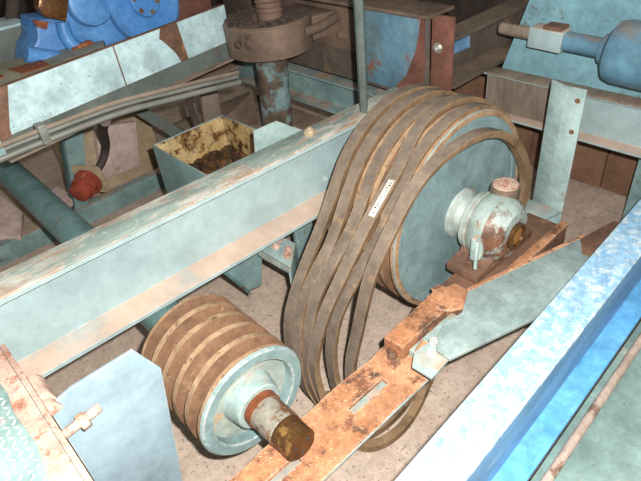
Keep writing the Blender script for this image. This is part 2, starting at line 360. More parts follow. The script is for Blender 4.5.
# ------------------------------------------------------------------ bearing on the big shaft
UB = .42                                    # top of the raised bar
t = thing('pillow_block_bearing', 'rusty pale teal bearing housing with a round grease cup beside the large pulley', 'bearing', Vector((BC.x, .71, UB)))
b = BM(); lathe(b, [(0, .066), (.006, .088), (.012, .098), (.03, .1), (.034, .092), (.05, .108), (.075, .114), (.1, .112), (.102, .08)], (BC.x, .808, BC.z), (0, -1, 0), 56); place('housing', b, 'white_hub', t)
b = BM(); lathe(b, [(.1, .1), (.101, .113), (.118, .106), (.138, .09), (.15, .076), (.152, .04), (.14, .038)], (BC.x, .808, BC.z), (0, -1, 0), 56); place('end_cover', b, 'hub_patch', t)
b = BM(); lathe(b, [(0, .042), (.004, .044), (.022, .044), (.026, .04), (.026, .034), (.016, .032)], (BC.x, .667, BC.z), (0, -1, 0), 36); place('seal_ring', b, 'bronze', t)
b = BM(); lathe(b, [(0, .03), (.012, .03), (.014, .028)], (BC.x, .662, BC.z), (0, -1, 0), 32); place('shaft_end', b, 'bore_orange', t)
b = BM(); poly(b, [(BC.x-.16, .79, UB+.001), (BC.x+.16, .79, UB+.001), (BC.x+.16, .79, UB+.03), (BC.x+.09, .79, UB+.04), (BC.x+.06, .79, UB+.09), (BC.x-.06, .79, UB+.09), (BC.x-.09, .79, UB+.04), (BC.x-.16, .79, UB+.03)], (0, -.115, 0), .004); place('base_foot', b, 'rust_brown', t)
for sx in (-.125, .125):
    b = BM(); hexbolt(b, (BC.x+sx, .73, UB+.032), (0, 0, 1), .014, .014); place('bolt', b, 'rust_brown', t)
gc = P(504, 199, Y=.735); b = BM()
lathe(b, [(-.04, .03), (0, .03), (.0, .042), (.004, .045), (.046, .045), (.052, .043), (.054, .038)], gc, (0, 0, 1), 36); o = place('grease_cup', b, 'cap_metal', t)
b = BM(); lathe(b, [(.0, .04), (.003, .039), (.004, .02), (.0045, 0)], gc+Vector((0, 0, .053)), (0, 0, 1), 32); place('lid', b, 'rust_pink', o)
q = P(474, 250, Y=.70); b = BM(); box(b, (q.x-.014, .69, q.z-.03), (q.x+.014, .705, q.z+.05), .004); o = place('lug', b, 'teal_pale', t)
b = BM(); tube(b, [q+Vector((-.018, -.02, -.05)), q+Vector((-.016, -.018, 0)), q+Vector((-.004, -.012, .04))], .006); place('hook_bolt', b, 'teal_pale', o)
b = BM(); tube(b, [q+Vector((.006, -.012, -.03)), q+Vector((.008, -.018, 0)), q+Vector((.006, -.01, .04))], .009, 10); place('welded_nub', b, 'white_hub', o)

# ------------------------------------------------------------------ rusty bars
def slotted(bm, x0, x1, ya, yb, z, th, slots):
    """flat bar with long slots cut through"""
    xs = sorted([x0, x1]+[v for s in slots for v in s[:2]])
    b = BM()
    ys = [ya, slots[0][2], slots[0][3], yb]
    for i in range(len(xs)-1):
        hole = any(abs(xs[i]-s[0]) < 1e-6 for s in slots)
        for j in range(3):
            if hole and j == 1: continue
            v = [b.verts.new((x, y, z)) for x, y in ((xs[i], ys[j]), (xs[i+1], ys[j]), (xs[i+1], ys[j+1]), (xs[i], ys[j+1]))]
            b.faces.new(v)
    bmesh.ops.remove_doubles(b, verts=b.verts, dist=1e-5)
    bmesh.ops.subdivide_edges(b, edges=[e for e in b.edges if e.calc_length() > .1], cuts=6, use_grid_fill=True)
    r = bmesh.ops.extrude_face_region(b, geom=b.faces[:])
    bmesh.ops.translate(b, verts=[v for v in r['geom'] if isinstance(v, bmesh.types.BMVert)], vec=(0, 0, -th))
    for v in b.verts:
        if abs(v.co.y-ya) < 1e-4 or abs(v.co.y-yb) < 1e-4: v.co.y += (noise.noise(v.co*14))*.006
    return join(bm, b)
t = thing('slotted_bar', 'flat rusty orange slotted base bar running beneath the shaft stub', 'bar', Vector((.5, .67, .28)))
s1 = (P(352, 412, Z=.36).x, P(384, 380, Z=.36).x); s0 = (P(262, 481, Z=.36).x, P(296, 455, Z=.36).x)
ym = P(368, 396, Z=.36).y
b = BM(); slotted(b, .02, .83, .59, .756, .36, .012, [(s0[0], s0[1], ym-.012, ym+.012), (s1[0], s1[1], ym-.012, ym+.012)]); place('flat_bar', b, 'rust_orange', t)
b = BM(); sect(b, channel_profile(.03, .1, .008, .008, -1), (-.05, .63, .3175), (.9, .63, .3175), (0, -1, 0)); place('under_channel', b, 'teal', t)
b = BM(); box(b, (.0, .588, .3505), (.85, .592, .358), .001); place('painted_edge', b, 'teal_pale', t)
t = thing('raised_bar', 'narrow rusty orange bar leading up to the bearing', 'bar', Vector((1.2, .7, .36)))
b = BM(); p = [P(384, 337, Z=UB), P(403, 347, Z=UB), P(455, 302, Z=UB), P(436, 289, Z=UB)]; poly(b, p, (0, 0, -.055), .003); place('flat_bar', b, 'rust_orange', t)
b = BM(); q = P(393, 348, Z=.37); 
for k in range(9):
    c = q+Vector((random.uniform(-.03, .03), random.uniform(-.03, .03), 0)); r = random.uniform(.008, .018)
    lathe(b, [(-.012, r), (0, r), (r*.5, r*.7), (r*.7, 0)], c, (random.uniform(-.3, .3), random.uniform(-.3, .3), 1), 9)
place('weld_lumps', b, 'rust_brown', t)
b = BM(); box(b, (1.03, .612, .30), (1.59, .76, UB-.0005), .004); place('bearing_seat', b, 'rust_brown', t)
b = BM(); poly(b, [(1.04, .612, UB), (1.6, .612, UB), (1.6, .64, UB), (1.2, .645, UB), (1.04, .64, UB)], (0, 0, .012), .004); place('front_lip', b, 'rust_orange', t)
b = BM(); box(b, (.83, .63, .33), (1.03, .688, .385), .003); place('ledge', b, 'teal_pale', t)
b = BM(); poly(b, [P(*p_, Z=UB) for p_ in ((427, 297), (433, 293), (431, 289), (438, 285), (446, 288), (455, 284), (468, 291), (467, 308), (452, 312), (440, 311))], (0, 0, .003), .001); place('seat_plate', b, 'rust_orange', t)

# knee brace between bar and blue beam
GZ = .436
t = thing('gusset_plate', 'flat pale teal brace plate with a rusted corner between bearing and blue beam', 'plate', P(520, 290, Z=GZ))
b = BM(); poly(b, [P(*p, Z=GZ) for p in ((468, 291), (585, 236), (606, 262), (556, 308), (540, 316), (450, 359), (437, 350), (436, 338), (444, 325), (462, 312))], (0, 0, -.011), .002); place('plate', b, 'gusset_teal', t)
b = BM(); poly(b, [P(*p, Z=GZ+.0005) for p in ((580, 238.5), (585, 236), (613, 221), (622, 222), (606, 262), (590, 272), (588, 256), (582, 254))], (0, 0, -.012), .001); place('rusted_corner', b, 'rust_brown', t)
b = BM(); poly(b, [P(*p, Z=GZ+.002) for p in ((468, 291), (585, 236), (584, 233.5), (467, 288))], (0, 0, -.013), .001); place('rusty_edge', b, 'rust_orange', t)
b = BM(); poly(b, [P(*p, Z=GZ-.012) for p in ((437, 336), (451, 357), (432, 378), (412, 366), (414, 352))], (0, 0, -.01), .002); place('lug', b, 'teal_pale', t)
for q in ((434, 342), (432, 353)):
    b = BM(); hexbolt(b, P(*q, Z=GZ-.004), (-.3, -.5, .8), .010, .010); place('bolt', b, 'zinc', t)
b = BM(); q = P(420, 352, Z=.40)
tube(b, [q+Vector((-.03, -.012, -.02)), q, q+Vector((.03, .004, .01))], .014, 10); place('rusty_clip', b, 'rust_orange', t)

# ------------------------------------------------------------------ belts
BW, BT = .040, .024
def belt(name, label, ctrl, n=9):
    pts = catmull([Vector(c[0]) for c in ctrl], n, True); ws = catmull([Vector(c[1]) for c in ctrl], n, True)
    for _ in range(34):
        pts = [(pts[i-1]+pts[i]*2+pts[(i+1) % len(pts)])/4 for i in range(len(pts))]
        ws = [(ws[i-1]+ws[i]*2+ws[(i+1) % len(ws)])/4 for i in range(len(ws))]
    for p_ in pts:
        p_.z = max(p_.z, .024)
        dd = Vector((p_.x-BC.x, 0, p_.z-BC.z))
        if .84 < p_.y < 1.16 and dd.length < .342: p_ += dd.normalized()*(.342-dd.length)
    b = BM(); m = len(pts); rings = []
    cen = sum(pts, Vector())/m
    prev = None; frames = []
    for i in range(m):
        tn = (pts[(i+1) % m]-pts[i-1]).normalized()
        wv = ws[i]-tn*ws[i].dot(tn); wv.normalize()
        nn = tn.cross(wv)
        if i == 0 and nn.dot(pts[i]-cen) < 0: flip = -1
        elif i == 0: flip = 1
        nn = nn*flip
        c = pts[i]; o = BT/2
        # trapezoid: the outer face is wide, the inner one narrow
        rings.append([b.verts.new(c+wv*(BW/2)+nn*o), b.verts.new(c-wv*(BW/2)+nn*o), b.verts.new(c-wv*(BW/2)+nn*(o-.005)), b.verts.new(c-wv*(BW*.33)-nn*o), b.verts.new(c+wv*(BW*.33)-nn*o), b.verts.new(c+wv*(BW/2)+nn*(o-.005))])
        frames.append((c, tn, wv, nn))
    for i in range(m):
        A, B = rings[i], rings[(i+1) % m]
        for k in range(6):
            f = b.faces.new((A[k], A[(k+1) % 6], B[(k+1) % 6], B[k])); f.material_index = 0 if k == 0 else 1
    o = place(name, b, 'belt_top', None, ['belt_side'])
    tag(o, label, 'belt', 'loose drive belts on the large pulley')
    return o, frames
YV = (0, 1, 0)
def arc(y, R, a0, a1, n):
    return [((BC.x+R*math.cos(math.radians(a0+(a1-a0)*k/(n-1))), y, BC.z+R*math.sin(math.radians(a0+(a1-a0)*k/(n-1)))), YV) for k in range(n)]
def left(l): return [(P(*p, Y=y), w_) for p, y, w_ in l]
def gy(i): return .85+.006+.056*(i+.5)
ZV = (0, 0, 1); DV = (.1, .8, -.35)
def bottom(pts): return [(Vector(p), w_) for p, w_ in pts]
R_ = .347
belts = []
belts.append(belt('drive_belt', 'loose drive belt farthest to the back, lying along the channel beam', arc(gy(4), R_+.012, 10, 160, 8) +
    left([((318, 238), 1.1, YV), ((304, 270), 1.1, YV), ((293, 305), 1.1, YV), ((289, 330), 1.08, YV), ((297, 378), 1.04, YV)]) +
    bottom([((.70, .97, .03), (-.2, .9, .3)), ((.80, .90, .022), (0, .6, .7)), ((1.0, .92, .022), (0, .7, .6)), ((1.3, 1.0, .03), (0, .9, .3)), ((1.6, 1.06, .22), YV)])))
belts.append(belt('drive_belt', 'loose drive belt crossing over the rearmost belt', arc(gy(3), R_+.01, 5, 150, 8) +
    left([((334, 242), 1.015, YV), ((321, 264), 1.02, YV), ((306, 296), 1.04, YV), ((299, 320), 1.035, YV), ((300, 360), 1.0, YV), ((307, 392), .98, DV)]) +
    bottom([((.70, .90, .022), (0, .5, .8)), ((.86, .86, .022), (0, .4, .9)), ((1.1, .93, .022), (0, .6, .8)), ((1.4, 1.0, .05), YV), ((1.62, 1.03, .3), YV)])))
belts.append(belt('drive_belt', 'loose drive belt seen between its neighbours, mostly hidden on the large pulley', arc(gy(2), R_-.004, 5, 150, 8) +
    left([((350, 238), .96, YV), ((334, 262), .97, YV), ((322, 286), .99, YV), ((314, 305), 1.0, YV), ((308, 348), .985, YV), ((306, 374), .97, DV)]) +
    bottom([((.665, .87, .024), (0, .3, .9)), ((.70, .80, .022), (0, .1, 1)), ((.82, .79, .022), ZV), ((1.0, .84, .022), (0, .3, .9)), ((1.35, .97, .03), YV), ((1.62, .98, .25), YV)])))
lb, lf = belt('drive_belt', 'loose drive belt bearing a white printed sticker', arc(gy(1), R_+.014, 5, 108, 6) +
    left([((404, 161), .915, YV), ((386, 193), .895, YV), ((365, 230), .885, YV), ((349, 264), .9, YV), ((336, 292), .92, YV), ((325, 315), .935, YV), ((316, 350), .945, YV), ((313, 375), .94, DV)]) +
    bottom([((.655, .84, .024), (.3, .2, .9)), ((.69, .755, .022), (0, .1, 1)), ((.80, .735, .022), ZV), ((.95, .75, .03), (0, .2, .9)), ((1.1, .82, .05), (0, .8, .5)), ((1.4, .92, .08), YV), ((1.6, .925, .28), YV)]))
belts.append((lb, lf))
belts.append(belt('drive_belt', 'loose drive belt hanging just behind the front one', arc(gy(0), R_+.0, 5, 160, 8) +
    left([((366, 262), .91, YV), ((348, 294), .93, YV), ((336, 320), .945, YV), ((332, 348), .945, YV), ((333, 373), .93, DV)]) +
    bottom([((.70, .84, .03), (.2, .3, .9)), ((.66, .765, .022), (.3, .0, 1)), ((.69, .708, .022), ZV), ((.78, .685, .022), ZV), ((.90, .70, .03), ZV), ((1.02, .74, .07), (0, .4, .9)), ((1.25, .82, .08), YV), ((1.55, .875, .2), YV)])))
belts.append(belt('drive_belt', 'loose drive belt slipped off the pulley in front of its disc', 
    left([((519, 205), .80, YV), ((526, 180), .80, YV), ((522, 158), .80, YV), ((511, 139), .80, YV), ((493, 131), .80, YV), ((468, 139), .80, YV), ((440, 159), .81, YV), ((413, 189), .82, YV), ((390, 236), .815, YV), ((374, 267), .83, YV), ((364, 305), .86, YV), ((356, 345), .885, YV), ((350, 368), .885, DV)]) +
    bottom([((.74, .83, .04), (0, .5, .8)), ((.82, .83, .03), (0, .4, .9)), ((1.0, .80, .05), (0, .8, .5)), ((1.3, .81, .1), YV), ((1.55, .81, .27), YV)])))
# sticker on its belt
def nearest(fr, q): return min(range(len(fr)), key=lambda i: (fr[i][0]-q).length)
i0, i1 = nearest(lf, P(394, 178, Y=.885)), nearest(lf, P(371, 219, Y=.885))
if i0 > i1: i0, i1 = i1, i0
b = BM(); prev = None
for i in range(i0, i1+1):
    c, tn, wv, nn = lf[i]; c = c+nn*(BT/2+.0009)-wv*.004
    r = [b.verts.new(c+wv*.010), b.verts.new(c-wv*.010)]
    if prev: b.faces.new((prev[0], prev[1], r[1], r[0]))
    prev = r
st = place('sticker', b, 'sticker', lb); st['label'] = 'narrow white printed sticker'
b = BM()
def path_at(s):
    f = i0+(i1-i0)*s; k = min(int(f), i1-1); a, c = lf[k], lf[k+1]; u = f-k
    return [x.lerp(y, u) for x, y in zip(a, c)]
s = .04
while s < .96:                               # a row of small printed characters, too small to read
    c, tn, wv, nn = path_at(s); c = c+nn*(BT/2+.0013)-wv*.004
    hh, ww = random.choice((.003, .004, .005)), random.uniform(.0012, .0028)
    for dy in random.sample((-.005, -.002, .001, .004), 2):
        b.faces.new([b.verts.new(c+wv*(dy+sy*hh*.35)+tn*sx*ww) for sx, sy in ((-1, -1), (1, -1), (1, 1), (-1, 1))])
    s += random.uniform(.045, .075)
place('print', b, 'ink', st)

# ------------------------------------------------------------------ blue beam in front
t = thing('blue_beam', 'thick chipped bright blue steel beam crossing the near corner', 'beam', Vector((.8, .32, .33)))
e0, e1 = P(420, 451, Z=.6), P(623, 219, Z=.6); dx = (e1-e0).normalized(); f0, f1 = e0-dx*1.2, e1+dx*1.1
sd = Vector((dx.y, -dx.x, 0))
def on(x, s, z): return f0+dx*(x/1.0)+sd*s+Vector((0, 0, z-.6))
LB = (f1-f0).length
wv_ = -(P(520, 432, Z=.6)-e0).dot(Vector((-sd.x, -sd.y, 0)))
WT = .1
b = BM(); poly(b, [on(0, 0, .6), on(LB, 0, .6), on(LB, WT, .6), on(0, WT, .6)], (0, 0, -.014), .003); place('top_flange', b, 'blue_beam', t)
b = BM(); poly(b, [on(0, WT-.022, .5865), on(LB, WT-.022, .5865), on(LB, WT-.022, .44), on(0, WT-.022, .44)], sd*.021, 0); place('web', b, 'blue_web', t)
b = BM(); poly(b, [on(0, 0.0, .44), on(LB, 0.0, .44), on(LB, WT+.055, .44), on(0, WT+.055, .44)], (0, 0, -.014), .003); place('bottom_flange', b, 'blue_flange', t)
b = BM(); poly(b, [on(1.13, WT+.015, .4405), on(1.30, WT+.03, .4405), on(1.36, WT+.05, .4405), on(1.30, WT+.0558, .4405), on(1.1, WT+.0558, .4405)], (0, 0, .0015), .0005); place('rust_patch', b, 'rust_brown', t)
b = BM(); cyl(b, on(.2, WT+.085, .4315), on(LB-.1, WT+.085, .4315), .011, 20)
tag(place('thin_pipe', b, 'pipe_dull'), 'thin pinkish pipe running along the foot of the blue beam', 'pipe')
b = BM(); poly(b, [on(-.1, WT+.057, .42), on(LB, WT+.057, .42), on(LB, WT+.7, .42), on(-.1, WT+.7, .42)], (0, 0, -.01), .002)
tag(place('deck_plate', b, 'deck_green'), 'dark teal deck plate beyond the thin pipe in the near corner', 'plate')

# ------------------------------------------------------------------ tread plate step and guard
SZ = .72
t = thing('tread_step', 'pale teal tread plate step with rust-flaked edge in the near corner', 'step', Vector((-.3, .8, SZ-.05)))
b = BM(); box(b, (-.8, .2, SZ-.008), (-.012, 1.19, SZ), .002); place('deck', b, 'step_teal', t)
b = BM()
nx, ny = 0, 0
y = .42
while y < 1.17:
    x = -.34
    while x < -.055:
        ang = math.radians(45 if (nx+ny) % 2 else -45); c = Vector((x, y, SZ+.0002)); d = Vector((math.cos(ang), math.sin(ang), 0)); e = Vector((-d.y, d.x, 0))
        v = [b.verts.new(c+d*.0085), b.verts.new(c+e*.003), b.verts.new(c-d*.0085), b.verts.new(c-e*.003), b.verts.new(c+d*.004+Vector((0, 0, .0028))), b.verts.new(c-d*.004+Vector((0, 0, .0028)))]
        for q in ((0, 1, 4), (1, 2, 5), (1, 5, 4), (2, 3, 5), (3, 0, 4), (3, 4, 5)): b.faces.new([v[i] for i in q])
        x += .0165; nx += 1
    y += .0165; ny += 1
o = place('tread_pattern', b, 'white_overpaint', t); o['kind'] = 'stuff'
b = BM(); pts = []
for k in range(41):
    yy = .2+.99*k/40; pts.append((-.048+noise.noise(Vector((0, yy*12, 1)))*.014, yy, SZ+.0008))
for k in range(41):
    yy = 1.19-.99*k/40; pts.append((-.013, yy, SZ+.0008))
poly(b, pts, (0, 0, .0018)); place('flaked_rust', b, 'rust_pink', t)
b = BM(); poly(b, [(-.012, .2, SZ-.05), (-.012, 1.19, SZ-.05), (-.012, 1.19, SZ+.003), (-.012, .2, SZ+.003)], (.012, 0, 0), .002); place('edge_angle', b, 'rust_pink', t)
b = BM()
for (py, sz, hh) in ((1.02, .022, .018), (.985, .03, .024), (1.05, .016, .012), (.95, .018, .016)):
    hexa(b, [(0, py-sz, SZ-.03), (.028, py-sz*.7, SZ-.03), (.028, py+sz*.8, SZ-.03), (0, py+sz, SZ-.03), (0, py-sz*.8, SZ-.03+hh*1.8), (.02, py-sz*.5, SZ-.03+hh*1.3), (.018, py+sz*.6, SZ-.03+hh*1.4), (0, py+sz, SZ-.03+hh*1.9)], .004)
place('weld_scale', b, 'rust_pink', t)
t = thing('guard_plate', 'pale blue guard plate with a cut corner beside the small pulley', 'plate', Vector((.12, .95, .1)))
gyY = .95; b = BM()
poly(b, [(.002, gyY, .70), P(70, 389, Y=gyY), P(133, 350, Y=gyY), P(161, 368, Y=gyY), P(183, 481, Y=gyY), (.17, gyY, .1), (.002, gyY, .1)], (0, .008, 0), .0015); place('plate', b, 'guard_blue', t)
q = P(80, 424, Y=gyY-.03); b = BM(); cyl(b, Vector((.0, q.y, q.z)), q+Vector((.05, 0, .01)), .011, 18); o = place('stud', b, 'rust_pink', t)
b = BM(); lathe(b, [(0, .02), (.016, .02), (.018, .017)], q+Vector((0, 0, 0)), (1, 0, .15), 6); place('nut', b, 'rust_pink', o)

# ------------------------------------------------------------------ right post, back channel, guard panel, cylinder
PX = 1.75
t = thing('angle_post', 'upright pale teal angle iron post with drilled holes', 'post', Vector((PX, .76, 0)))
b = BM(); hexa(b, [(x_, y_, z_) for z_ in (0, .835) for x_, y_ in ((PX-.006, .766), (PX+.002, .766), (PX+.03, .835), (PX+.02, .835))], .0015); place('flange', b, 'teal_pale', t)
b = BM(); box(b, (PX-.012, .7, 0), (PX-.004, .768, .84), .0015); place('flange', b, 'teal_pale', t)
for q in ((577.5, 101), (571.5, 132)):
    c = P(*q, X=PX-.012); b = BM(); lathe(b, [(0, .012), (.0015, .012), (.0015, .009), (.0, .009)], c-Vector((.0008, 0, 0)), (1, 0, 0), 20, closed=True); place('hole_rim', b, 'teal_pale', t)
    b = BM(); lathe(b, [(0, .0095), (.0006, .0095)], c-Vector((.0006, 0, 0)), (1, 0, 0), 20); place('hole', b, 'rust_brown', t)
for (dz, y0, y1, px) in ((.37, .70, .83, 1.62), (.31, .69, .80, 1.60)):
    b = BM(); poly(b, [(PX-.012, y0, dz), (PX-.012, y1, dz), (px, y1-.01, dz), (px, y0+.03, dz)], (0, 0, -.008), .001); place('foot_plate', b, 'teal_pale', t)
XB = 2.1
t = thing('cross_channel', 'teal cross channel beam with a dusty lower ledge behind the angle post', 'beam', Vector((XB, .6, .5)))
b = BM(); sect(b, channel_profile(.19, .06, .008, .008, 1), (XB, -.1, .5), (XB, 1.28, .5), (-1, 0, 0)); place('web_and_flanges', b, 'teal_channel', t)
b = BM(); box(b, (XB-.022, .84, .515), (XB-.009, 1.27, .675), .002); place('dirty_cover', b, 'dirty_plate', t)
t = thing('sheet_metal_guard', 'large teal sheet panel with a slanted end behind the cylinder', 'panel', Vector((XB, .5, .69)))
b = BM(); poly(b, [P(501, 70, X=XB), P(535, -14, X=XB), (XB, .98, 1.35), (XB, -.3, 1.35), (XB, -.3, .692), P(641, 100, X=XB)], (.006, 0, 0), .001); place('sheet', b, 'panel_teal', t)
b = BM(); box(b, (XB-.07, -.3, .690), (XB, 1.25, .698), .001); place('dusty_ledge', b, 'dirty_plate', t)
# air cylinder
a, c = P(501, 28, X=1.98), P(641, 56, X=1.98); d = (c-a).normalized()
t = thing('air_cylinder', 'blue cylinder with a stepped rod mounted across the teal panel', 'cylinder', c-Vector((0, 0, .11)))
L1 = (P(533, 35, X=1.98)-a).length; L2 = (P(566, 41, X=1.98)-a).length; L3 = (P(603, 49, X=1.98)-a).length; L4 = (P(610, 50, X=1.98)-a).length
b = BM(); cyl(b, a, a+d*L1, .022, 24); place('rod_tip', b, 'dirty_plate', t)
b = BM(); u, v, _ = basis(d)
k = .036; pp = [a+d*L1+u*i*k+v*j*k for i, j in ((-1, -1), (1, -1), (1, 1), (-1, 1))]; poly(b, pp, d*(L2-L1), .004); o = place('clevis', b, 'teal_channel', t)
b = BM(); q = a+d*(L2-.03)
box(b, (q.x-.03, q.y-.02, q.z+.037), (q.x+.03, q.y+.05, q.z+.05), .003); place('clip', b, 'rust_brown', o)
b = BM(); cyl(b, a+d*L2, a+d*L3, .034, 28); place('rod', b, 'cyl_blue', t)
b = BM(); cyl(b, a+d*L3, a+d*L4, .05, 32); place('gland', b, 'cyl_blue', t)
b = BM(); lathe(b, [(0, .06), (.004, .08), (.016, .098), (.04, .105), (.6, .105)], a+d*L4, d, 44); place('barrel', b, 'cyl_blue', t)
for zz in (0,): pass
# brown sheet behind and teal post at the frame's edge
t = thing('brown_kick_plate', 'rust brown kick plate standing on the floor under the cross channel', 'plate', Vector((2.55, .9, 0)))
for (y0, y1) in ((.2, .86), (.865, 1.25), (1.255, 1.9)):
    b = BM(); box(b, (2.53+.01*random.random(), y0, .012), (2.56, y1, .46), .003); place('plate', b, 'brick_brown', t)
q0 = P(630, 190, X=2.2); b = BM(); box(b, (2.2, q0.y-.14, 0), (2.25, q0.y, .5), .003)
tag(place('edge_post', b, 'teal'), 'teal post below the cross channel at the picture edge', 'post')

# ------------------------------------------------------------------ middle background: cross panel, patch plate, post
XC = 1.72
t = thing('cross_plate', 'grimy brown cross plate behind the greasy clamp collar', 'panel', Vector((XC, 1.9, .5)))
b = BM(); box(b, (XC, 1.32, .66), (XC+.012, 2.7, 1.0), .002); place('plate', b, 'grime_panel', t)
b = BM(); box(b, (XC-.06, 1.28, 1.0), (XC+.1, 2.7, 1.012), .002); place('top_flange', b, 'grease_brown', t)
t = thing('patch_plate', 'plate with blue paint peeling to red primer behind the upright', 'plate', Vector((XC-.02, 1.45, .68)))
b = BM(); box(b, (XC-.014, 1.325, .68), (XC-.004, 1.64, .995), .002); place('plate', b, 'blue_red_plate', t)
b = BM(); poly(b, [(XC-.015, 1.325, .68), (XC-.015, 1.49, .68), (XC-.015, 1.42, .75), (XC-.015, 1.37, .86), (XC-.015, 1.345, .995), (XC-.015, 1.325, .995)], (.004, 0, 0)); place('primer_patch', b, 'red_primer', t)
t = thing('lower_cross_channel', 'teal cross channel with dusty flange below the grimy plate', 'beam', Vector((XC, 1.9, .49)))
b = BM(); sect(b, channel_profile(.155, .07, .008, .008, 1), (XC+.01, 1.36, .495), (XC+.01, 2.7, .495), (-1, 0, 0)); place('web_and_flanges', b, 'teal', t)
q = P(366, 113, Z=.80); t = thing('upright_angle', 'thin upright angle standing on the channel beam', 'post', Vector((q.x, q.y, .8)))
b = BM(); box(b, (q.x-.006, q.y-.006, .80), (q.x, q.y+.022, 1.35), .001); place('flange', b, 'greygreen', t)
b = BM(); box(b, (q.x-.006, q.y+.018, .80), (q.x+.03, q.y+.024, 1.35), .001); place('flange', b, 'teal_dark', t)
# red frame end and brown rail going off to the back
t = thing('red_frame_end', 'rusty red steel frame end behind the top of the belts', 'frame', Vector((1.75, 1.29, .6)))
b = BM(); box(b, (1.735, 1.22, .6), (1.747, 1.318, .998), .002); place('end_plate', b, 'red_primer', t)
b = BM(); hexbolt(b, P(438, 48, X=1.735), (-1, 0, 0), .015, .012); place('bolt', b, 'zinc', t)
t = thing('brown_rail', 'grimy brown rail with a blue painted patch running away behind the red frame end', 'rail', Vector((2.3, 1.3, .7)))
b = BM(); sect(b, channel_profile(.2, .1, .01, .012, 1), (1.76, 1.32, .72), (4.3, 1.32, .72), (0, -1, 0)); place('web_and_flanges', b, 'grime_panel', t)
b = BM(); poly(b, [P(444, 58, Y=1.305), P(444, 40, Y=1.305), P(470, 28, Y=1.305), P(470, 47, Y=1.305)], (0, .004, 0)); place('blue_patch', b, 'blue_web', t)
b = BM(); box(b, (1.85, 1.5, .5), (1.87, 2.6, 1.5), .002); 
tag(place('rear_plate', b, 'greygreen'), 'dull grey-green upright plate above the grimy cross plate', 'plate')
b = BM(); box(b, (2.75, 1.33, .3), (2.78, 2.6, 1.6), .002); 
tag(place('dark_bulkhead', b, 'grime'), 'dark greasy bulkhead plate beyond the brown rail', 'plate')

# ------------------------------------------------------------------ greasy column with clamp collar
CX, CY = 1.44, 1.95
t = thing('jack_column', 'upright column with patchy teal paint gripped by the clamp collar', 'column', Vector((CX-.06, CY, 0)))
b = BM(); hexa(b, [(0, 0, 0)]*8) if False else None
b = BM(); cyl(b, (CX-.06, CY, 0), (CX+.0, CY, .93), .07, 32); place('column_tube', b, 'column_paint', t)
b = BM(); cyl(b, (CX+.02, CY, .93), (CX+.02, CY, 1.4), .055, 32); o = place('screw', b, 'grease_brown', t)
for k in range(6):
    b = BM(); lathe(b, [(0, .054), (.005, .0585), (.010, .054)], (CX+.02, CY, 1.0+k*.02), (0, 0, 1), 32); place('thread_ring', b, 'rust_brown', o)
t = thing('clamp_collar', 'thick brown greasy clamp collar around the column with an arm to the cross plate', 'clamp', Vector((CX, CY, .85)))
b = BM(); lathe(b, [(0, .175), (.005, .185), (.125, .188), (.135, .178), (.135, .072), (0, .072)], (CX, CY, .85), (0, 0, 1), 56, closed=True); place('ring', b, 'grease_brown', t)
b = BM(); poly(b, [(CX+.12, CY-.13, .865), (XC-.004, CY-.16, .865), (XC-.004, CY+.1, .865), (CX+.12, CY+.1, .865)], (0, 0, .1), .012); place('arm', b, 'grease_brown', t)
b = BM(); poly(b, [(XC-.03, CY-.26, .8), (XC-.03, CY+.2, .8), (XC-.03, CY+.2, .98), (XC-.03, CY-.26, .98)], (.024, 0, 0), .004); place('arm_pad', b, 'grease_brown', t)
b = BM(); tube(b, [(CX+.05, CY-.175, .93), (CX+.14, CY-.19, .935), (XC-.03, CY-.17, .945)], .02, 12); place('arm_rib', b, 'grease_brown', t)
b = BM(); hexbolt(b, P(341, 35, X=XC-.03), (-1, 0, 0), .018, .014); place('bolt', b, 'grease_brown', t)
q = P(239, 44, Y=CY-.15); b = BM(); lathe(b, [(0, .014), (.004, .014), (.004, .009), (0, .009)], q, (-.55, -.8, 0), 16, closed=True); place('bolt_hole', b, 'grime', t)
b = BM()
for k in range(170):
    a_ = random.uniform(0, 2*math.pi); rr = random.uniform(.085, .175); c = Vector((CX+rr*math.cos(a_), CY+rr*math.sin(a_), .985)); r = random.uniform(.004, .012)
    lathe(b, [(-.002, r), (r*.5, r*.9), (r, 0)], c, (random.uniform(-.4, .4), random.uniform(-.4, .4), 1), 6)
o = place('grease_crumbs', b, 'grime', t); o['kind'] = 'stuff'

# ------------------------------------------------------------------ oil box
ZB = .64
q1, q2, q3 = P(152, 145, Z=ZB), P(208, 172, Z=ZB), P(254, 128, Z=ZB)
x0, x1, y0, y1 = q1.x-.0, q3.x, 1.50, q1.y
t = thing('drip_box', 'open teal sheet metal box with oil-stained yellow inside walls', 'box', Vector(((x0+x1)/2, (y0+y1)/2, .3)))
def wallp(lo, hi, m, nm): 
    bb = BM(); box(bb, lo, hi, .001); return place(nm, bb, m, t)
wallp((x0, y0, .3), (x0+.006, y1, ZB), 'teal', 'side_wall'); wallp((x1-.006, y0, .3), (x1, y1, ZB), 'teal', 'side_wall')
wallp((x0+.006, y1-.006, .3), (x1-.006, y1, ZB), 'teal', 'end_wall'); wallp((x0+.006, y0, .3), (x1-.006, y0+.006, ZB), 'teal', 'end_wall')
wallp((x0+.006, y0+.006, .3), (x1-.006, y1-.006, .31), 'oil_dark', 'bottom')
wallp((x1-.009, y0+.007, .312), (x1-.0065, y1-.007, ZB-.003), 'oil_yellow', 'oily_lining'); wallp((x0+.007, y1-.009, .312), (x1-.01, y1-.0065, ZB-.003), 'oil_yellow', 'oily_lining')
b = BM(); n_ = 18
